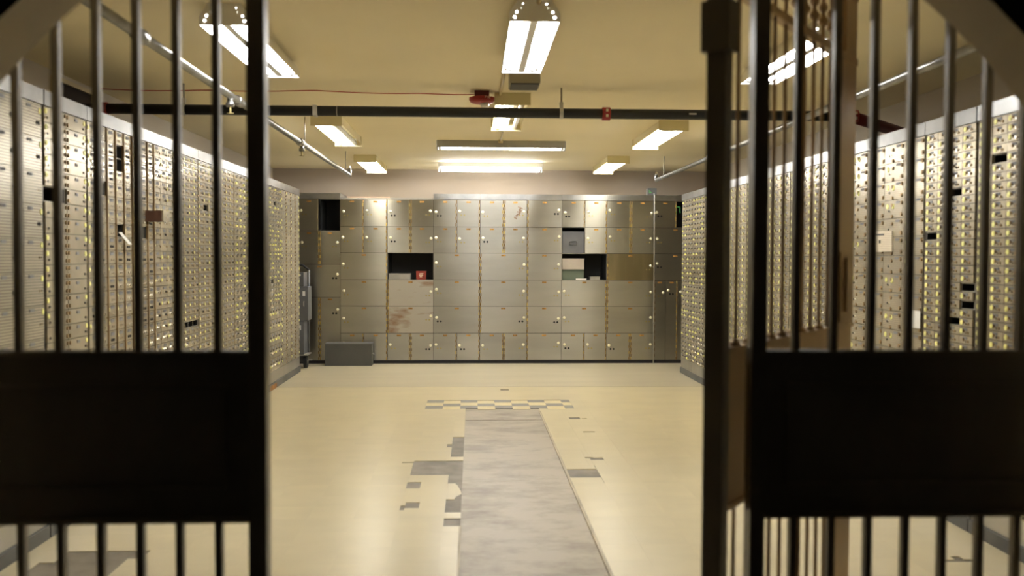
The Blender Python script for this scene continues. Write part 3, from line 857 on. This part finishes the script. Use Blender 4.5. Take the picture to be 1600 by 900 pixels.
def light_mirror(cx, y0, y1, label, on=(True, True)):
    L = y1 - y0
    root = empty('fluorescent_light', (cx, (y0 + y1) / 2, CEIL))
    tag(root, label, 'light', 'fluorescent ceiling lights')
    t = 0.004
    # shell: sloping sides from a flat top
    MB().prism_y([(-0.075, 0), (0.075, 0), (0.112, -0.06), (0.112, -0.098), (0.108, -0.098), (0.107, -0.061), (0.072, -t), (-0.072, -t), (-0.107, -0.061), (-0.108, -0.098), (-0.112, -0.098), (-0.112, -0.06)], -L / 2, L / 2).build('reflector', 'fix_mirror', root)
    MB().prism_y([(-0.040, -t), (0.040, -t), (0.018, -0.090), (-0.018, -0.090)], -L / 2 + 0.004, L / 2 - 0.004).build('ballast_cover', 'fix_white', root)
    hs = [(-0.088, -0.078, 0.007), (0.088, -0.078, 0.007), (-0.080, -0.056, 0.006), (0.080, -0.056, 0.006), (-0.06, -0.04, 0.006), (0.06, -0.04, 0.006), (-0.052, -0.020, 0.004), (0.052, -0.02, 0.004)]
    for s in (-1, 1):
        me = end_plate([(-0.075, 0), (0.075, 0), (0.112, -0.06), (0.112, -0.098), (-0.112, -0.098), (-0.112, -0.06)], hs, s * (L / 2 + 0.001) - (0.003 if s > 0 else 0), 0.003)
        me.materials.append(M['fix_white'])
        put('end_plate', me, root)
    for k, s in enumerate((-1, 1)):
        lamp_tube(root, s * 0.062, -0.066, L - 0.01, on[k], 0.019)
    return root
def light_cream(cx, y0, y1, label, on=(True, True)):
    L = y1 - y0
    root = empty('fluorescent_light', (cx, (y0 + y1) / 2, CEIL))
    tag(root, label, 'light', 'fluorescent ceiling lights')
    MB().prism_y([(-0.115, 0), (0.115, 0), (0.118, -0.064), (0.114, -0.064), (0.11, -0.006), (-0.11, -0.006), (-0.114, -0.064), (-0.118, -0.064)], -L / 2, L / 2).build('housing', 'fix_cream', root)
    MB().prism_y([(-0.028, -0.006), (0.028, -0.006), (0.018, -0.05), (-0.018, -0.05)], -L / 2 + 0.005, L / 2 - 0.005).build('ballast_cover', 'fix_white', root)
    MB().box(-0.125, 0.125, -L / 2 - 0.012, -L / 2, -0.085, 0).build('end_cap', 'fix_cream', root)
    MB().box(-0.125, 0.125, L / 2, L / 2 + 0.012, -0.095, 0).build('end_cap', 'fix_cream', root)
    for k, s in enumerate((-1, 1)):
        lamp_tube(root, s * 0.068, -0.062, L - 0.02, on[k], 0.019)
    return root
def light_strip(cx, cy, label, r, bright):
    L = 1.25
    root = empty('fluorescent_light', (cx, cy, CEIL), PI / 2)
    tag(root, label, 'light', 'fluorescent ceiling lights')
    if bright:
        MB().prism_y([(-0.05, 0), (0.05, 0), (0.05, -0.05), (-0.05, -0.05)], -L / 2, L / 2).build('housing', 'fix_white', root)
    else:
        MB().prism_y([(-0.075, 0), (0.075, 0), (0.10, -0.07), (0.095, -0.07), (0.07, -0.006), (-0.07, -0.006), (-0.075, -0.07), (-0.08, -0.07)], -L / 2, L / 2).build('housing', 'fix_grey', root)
    for s in (-0.03, 0.03):
        lamp_tube(root, s, -0.085 if bright else -0.062, L - 0.01, True, r)
    for e in (-1, 1):
        MB().box(-0.055, 0.055, e * L / 2 - 0.006, e * L / 2 + 0.006, -0.11 if bright else -0.085, 0).build('end_cap', 'fix_white' if bright else 'fix_grey', root)
    return root
light_mirror(0.272, 4.06, 5.19, 'large twin tube light hanging at top centre')
light_mirror(-1.115, 4.20, 5.40, 'twin tube light behind the left gate post')
light_mirror(1.70, 4.28, 5.43, 'light seen through the bars of the open gate leaf')
light_cream(0.275, 6.36, 7.58, 'cream light partly hidden behind the black pipe', (True, False))
light_cream(-1.175, 7.45, 8.74, 'cream light left of centre nearer the black pipe', (True, False))
light_cream(-1.195, 10.28, 11.52, 'cream light far left near the rear wall')
light_cream(1.66, 7.55, 8.78, 'cream light right of centre nearer the black pipe')
light_cream(1.625, 10.2, 11.38, 'cream light far right near the rear wall')
light_strip(0.28, 9.02, 'crosswise grey housed strip light in mid ceiling', 0.017, False)
light_strip(0.215, 11.08, 'bright crosswise strip light closest to the rear wall', 0.019, True)

# ------------------------------------------------------------------ pipes
PZ, PY = 2.285, 6.15
pp = empty('sprinkler_main', (0, PY, PZ))
tag(pp, 'black sprinkler main pipe crossing the ceiling', 'pipe')
MB().tube([(WL, 0, 0), (2.60, 0, 0)], 0.0335, 14).build('pipe', 'pipe_black', pp, smooth=True)
def coupling(px, par, mt='red'):
    c = MB().tube([(px - 0.028, 0, 0), (px - 0.026, 0, 0), (px + 0.026, 0, 0), (px + 0.028, 0, 0)], [0.036, 0.044, 0.044, 0.036], 14).build('coupling', mt, par, smooth=True)
    MB().box(px - 0.008, px + 0.008, -0.052, -0.03, 0.008, 0.026).box(px - 0.008, px + 0.008, -0.052, -0.03, -0.028, -0.010).build('bolt', 'chrome', c)
    return c
coupling(0.895, pp); coupling(-2.42, pp)
MB().tube([(2.58, 0, -0.005), (2.66, 0.03, -0.02), (3.09, 0.35, -0.06)], 0.040, 12).build('end_pipe', 'darkred', pp, smooth=True)
coupling(2.585, pp)
MB().box(-1.055, -1.03, -0.0345, 0.0345, -0.0345, 0.0345).build('pipe_band', 'band', pp)
MB().tube([(-0.90, 0, 0), (-0.895, 0, 0)], 0.0345, 14).build('pipe_band', 'band', pp)
MB().tube([(-1.05, 0, 0), (-1.025, 0, 0)], 0.0352, 14).build('pipe_band', 'band', pp)
MB().box(1.45, 1.50, -0.0352, -0.033, -0.004, 0.006).build('printed_mark', 'band', pp)
for hx in (-1.90, 0.593):
    h = MB().tube([(hx, 0, 0.04), (hx, 0, CEIL - PZ)], 0.006, 8).build('hanger_rod', 'rod', pp)
    MB().tube([(hx - 0.012, 0, 0), (hx + 0.012, 0, 0)], 0.0365, 14).build('hanger_ring', 'band', pp)
    MB().box(hx - 0.012, hx + 0.012, -0.01, 0.01, 0.033, 0.075).build('hanger_clip', 'band', pp)
def branch(x, z, y0, y1, label, heads, rods, tee):
    root = empty('sprinkler_branch', (x, 0, z))
    tag(root, label, 'pipe')
    MB().tube([(0, y0, 0), (0, y1, 0)], 0.021, 12).build('pipe', 'pipe_galv', root, smooth=True)
    for y in tee:
        MB().tube([(0, y - 0.05, 0), (0, y - 0.045, 0), (0, y + 0.045, 0), (0, y + 0.05, 0)], [0.022, 0.030, 0.030, 0.022], 12).build('fitting', 'pipe_galv', root, smooth=True)
    for y in heads:
        sp = MB().tube([(0, y, 0), (0, y, -0.035), (0, y, -0.04), (0, y, -0.062)], [0.016, 0.016, 0.024, 0.024], 10).build('sprinkler_head', 'pipe_galv', root, smooth=True)
        MB().lathe([(0.006, -0.098), (0.006, -0.062)], (0, y, 0), 8).build('frame_post', 'brassdot', sp)
        MB().lathe([(0.020, -0.101), (0.020, -0.098)], (0, y, 0), 12).build('deflector', 'brassdot', sp)
    for y in rods:
        MB().tube([(0, y, 0.02), (0, y, CEIL - z)], 0.005, 8).build('hanger_rod', 'rod', root)
        MB().tube([(0, y - 0.01, 0), (0, y + 0.01, 0)], 0.0235, 12).build('hanger_ring', 'rod', root)
    # upturned end
    MB().tube([(0, y1 - 0.02, 0), (0, y1 + 0.012, 0), (0, y1 + 0.02, 0.01), (0, y1 + 0.02, 0.06)], 0.024, 10).build('end_elbow', 'pipe_galv', root, smooth=True)
    MB().lathe([(0.012, 0.06), (0.018, 0.075), (0.006, 0.10)], (0, y1 + 0.02, 0), 10).build('plug', 'chrome', root)
    return root
branch(-1.365, 2.225, 2.2, 10.25, 'silver branch pipe along the ceiling on the left', (5.25, 7.42), (7.55, 9.95), (3.85, 5.45, 7.35))
branch(2.14, 2.225, 2.2, 10.6, 'silver branch pipe along the ceiling on the right', (), (10.2,), (8.2,))
# ceiling box, fire alarm, conduit, wire, left vent
cb = empty('ceiling_box', (0.315, 5.66, CEIL))
tag(cb, 'grey ceiling box with a dark face behind the front light', 'box')
MB().box(-0.092, 0.092, -0.12, 0.10, -0.085, 0).build('body', 'greybox', cb)
MB().box(-0.085, 0.085, -0.112, 0.092, -0.092, -0.085).build('vent_face', 'greydark', cb)
cd = empty('ceiling_conduit', (0.29, 2.4, CEIL))
tag(cd, 'painted conduit on the ceiling linking the centre lights', 'conduit')
MB().tube([(0, 0, -0.012), (0, 1.68, -0.012)], 0.011, 8).build('pipe', 'conduit', cd, smooth=True)
MB().tube([(-0.10, 2.79, -0.012), (-0.10, 3.96, -0.012)], 0.011, 8).build('pipe', 'conduit', cd, smooth=True)
MB().tube([(-0.02, 5.18, -0.012), (-0.02, 6.55, -0.012)], 0.008, 8).build('pipe', 'conduit', cd, smooth=True)
MB().lathe([(0.022, -0.028), (0.024, -0.004), (0.02, 0.0)], (-0.02, 6.50, 0), 10).build('junction', 'conduit', cd)
fa = empty('fire_alarm', (0.062, 6.32, CEIL))
tag(fa, 'red ceiling fire alarm with a clear strobe dome', 'alarm')
MB().box(-0.05, 0.05, -0.05, 0.05, -0.038, 0).build('back_box', 'darkred', fa)
MB().lathe([(0.05, -0.082), (0.078, -0.074), (0.088, -0.058), (0.088, -0.042), (0.06, -0.036)], (0, 0, 0), 24).build('body', 'red', fa, smooth=True)
MB().lathe([(0.004, -0.115), (0.02, -0.111), (0.028, -0.10), (0.03, -0.08)], (0.02, -0.02, 0), 14).build('strobe_dome', 'clear', fa, smooth=True)
# white FIRE lettering on the rim
def letters(word, h):
    S = {'F': [(0, 0, 0, 1), (0, 1, .6, 1), (0, .5, .5, .5)], 'I': [(.3, 0, .3, 1)], 'R': [(0, 0, 0, 1), (0, 1, .5, 1), (.55, .6, .55, 1), (0, .5, .5, .5), (.2, .5, .6, 0)],
         'E': [(0, 0, 0, 1), (0, 1, .6, 1), (0, .5, .5, .5), (0, 0, .6, 0)]}
    mb = MB(); x = 0.0
    for ch in word:
        for (a, b, c, d) in S[ch]:
            p, q = Vector((x + a * h, 0, b * h)), Vector((x + c * h, 0, d * h))
            t = (q - p).normalized() * h * 0.06; n = Vector((-t.z, 0, t.x))
            mb.quad(*[tuple(v) for v in (p - t - n, q + t - n, q + t + n, p - t + n)])
        x += h * 0.85
    return mb, x
mbF, wF = letters('FIRE', 0.013)
for i, v in enumerate(mbF.v):
    ang = -PI / 2 + 0.25 + v[0] / 0.0895
    mbF.v[i] = (0.0895 * math.cos(ang), 0.0895 * math.sin(ang), -0.057 + v[2])
mbF.build('lettering', 'white', fa, fix=False)
wr = []
for i in range(41):
    t = i / 40
    wr.append((WL + 0.02 + (0.01 - WL - 0.02) * t, 6.34 + 0.05 * math.sin(t * 9) * t, CEIL - 0.006 - 0.008 * abs(math.sin(t * 11))))
tag(MB().tube(wr, 0.0035, 6).build('alarm_wire', 'wire_red'), 'thin red wire running across the ceiling to the alarm', 'wire')
vt = empty('wall_vent', (WL, 5.95, 2.28), PI / 2)
tag(vt, 'dark brown vent high on the left wall', 'vent')
MB().box(-0.20, 0.34, -0.012, 0.0, -0.09, 0.115).build('vent_face', 'ventbrown', vt)
for (a, b, c, d) in ((-0.22, 0.36, 0.115, 0.14), (0.34, 0.36, -0.09, 0.115), (-0.22, -0.20, -0.09, 0.115)):
    MB().box(a, b, -0.03, 0.0, c, d).build('frame_bar', 'conduit', vt)

# ------------------------------------------------------------------ gate
def bar_mesh(w, d, z0, z1):
    return shared(('bar', w, d, round(z0, 3), round(z1, 3)), lambda: MB().box(-w / 2, w / 2, -d / 2, d / 2, z0, z1).mesh('bar', ['gate'], fix=False))
PT, PB = 1.108, 0.721
def fixed_grille(x0, x1, post, bars, label):
    root = empty('gate_grille', (post, GATE, 0))
    tag(root, label, 'gate')
    px = lambda x: x - post
    pw = 0.020 if post < 0 else 0.0175
    MB().box(-pw, pw, -0.022, 0.022, 0, 2.30).build('post', 'gate', root)
    o = -1 if post < 0 else 1
    a, b = sorted((px(x1 if o > 0 else x0), o * pw))
    MB().box(a, b, -0.012, 0.012, PB, PT).build('kick_panel', 'gate', root)
    for (z0, z1) in ((PT - 0.012, PT), (PB, PB + 0.012)):
        MB().box(a, b, -0.020, 0.020, z0, z1).build('rail', 'gate', root)
    # raised border of the panel
    fr = 0.075
    for q in ((a + 0.05, b - 0.05, PT - fr - 0.008, PT - fr), (a + 0.05, b - 0.05, PB + fr, PB + fr + 0.008)):
        MB().box(q[0], q[1], -0.017, -0.012, q[2], q[3]).build('moulding', 'gate', root)
    e = b - 0.058 if o < 0 else a + 0.05
    MB().box(e, e + 0.008, -0.017, -0.012, PB + fr + 0.008, PT - fr - 0.008).build('moulding', 'gate', root)
    MB().box(a, b, -0.016, 0.016, 2.27, 2.30).build('top_rail', 'gate', root)
    MB().box(a, b, -0.016, 0.016, 0.03, 0.06).build('bottom_rail', 'gate', root)
    for x in bars:
        put('bar', bar_mesh(0.0165, 0.019, PT, 2.27), root, (px(x), 0, 0))
        put('bar', bar_mesh(0.0165, 0.019, 0.06, PB), root, (px(x), 0, 0))
    return root
fixed_grille(-1.45, -0.461, -0.4805, [-0.571 - 0.0873 * k for k in range(10)], 'fixed dark grille with solid lower panel on the left of the opening')
fixed_grille(0.624, 1.62, 0.655, [0.745 + 0.0886 * k for k in range(9)], 'fixed dark grille with solid lower panel on the right of the opening')

# open gate leaf, hinged at the right post and swung into the room
ang = math.atan2(1.0, 0.78)
gl_ = empty('gate_leaf', (0.560, 2.085, 0), ang)
tag(gl_, 'bronze barred gate leaf swung open into the room', 'gate')
def leafbox(name, x0, x1, d, z0, z1, m='leaf'):
    return MB().box(x0, x1, -d / 2, d / 2, z0, z1).build(name, m, gl_)
leafbox('hinge_stile', -0.012, 0.030, 0.046, 0.02, 2.20, 'gate')
hb = MB().box(-0.02, 0.036, -0.034, 0.034, 1.79, 1.905).build('hinge_block', 'gate', gl_)
leafbox('top_rail', 0.03, 1.11, 0.028, 1.945, 1.968)
leafbox('kick_panel', 0.03, 1.11, 0.010, PB, PT)
leafbox('mid_rail', 0.03, 1.11, 0.026, PT - 0.012, PT + 0.002)
leafbox('mid_rail', 0.03, 1.11, 0.026, PB, PB + 0.012)
leafbox('bottom_rail', 0.03, 1.11, 0.026, 0.03, 0.07)
ls = leafbox('lock_stile', 0.87, 1.11, 0.018, PT + 0.002, 1.945)
leafbox('lock_stile', 0.87, 1.11, 0.018, 0.07, PB)
leafbox('crest_panel', 0.99, 1.11, 0.018, 1.968, 2.15)
leafbox('crest_rail', 0.03, 1.11, 0.024, 2.15, 2.175)
MB().box(0.955, 1.07, -0.013, -0.009, 1.12, 1.34).build('lock_case', 'leaf', ls)
MB().box(1.00, 1.02, -0.021, -0.013, 1.15, 1.32).build('lever', 'leaf', ls)
lbar = lambda z0, z1: shared(('lb', z0, z1), lambda: MB().tube([(0, 0, z0), (0, 0, z1)], 0.0055, 8).mesh('bar', ['leaf'], True))
coll = shared('coll', lambda: MB().lathe([(0.013, PT), (0.0145, PT + 0.006), (0.012, PT + 0.012), (0.006, PT + 0.016)], (0, 0, 0), 10).mesh('collar', ['leaf'], True))
knob = shared('knob', lambda: MB().lathe([(0.006, 2.008), (0.014, 2.016), (0.016, 2.025), (0.008, 2.036), (0.006, 2.048), (0.013, 2.056), (0.014, 2.066), (0.006, 2.078)], (0, 0, 0), 12).mesh('knob', ['leaf'], True))
for x in (0.123, 0.205, 0.287, 0.37, 0.452, 0.534, 0.614, 0.694, 0.777):
    put('bar', lbar(PT, 1.945), gl_, (x, 0, 0))
    put('bar', lbar(0.07, PB), gl_, (x, 0, 0))
    put('collar', coll, gl_, (x, 0, 0))
for x in (0.123, 0.205, 0.287, 0.37, 0.452, 0.534, 0.614, 0.694, 0.777, 0.86, 0.94):
    put('bar', lbar(1.972, 2.15), gl_, (x, 0, 0))
    put('knob', knob, gl_, (x, 0, 0))
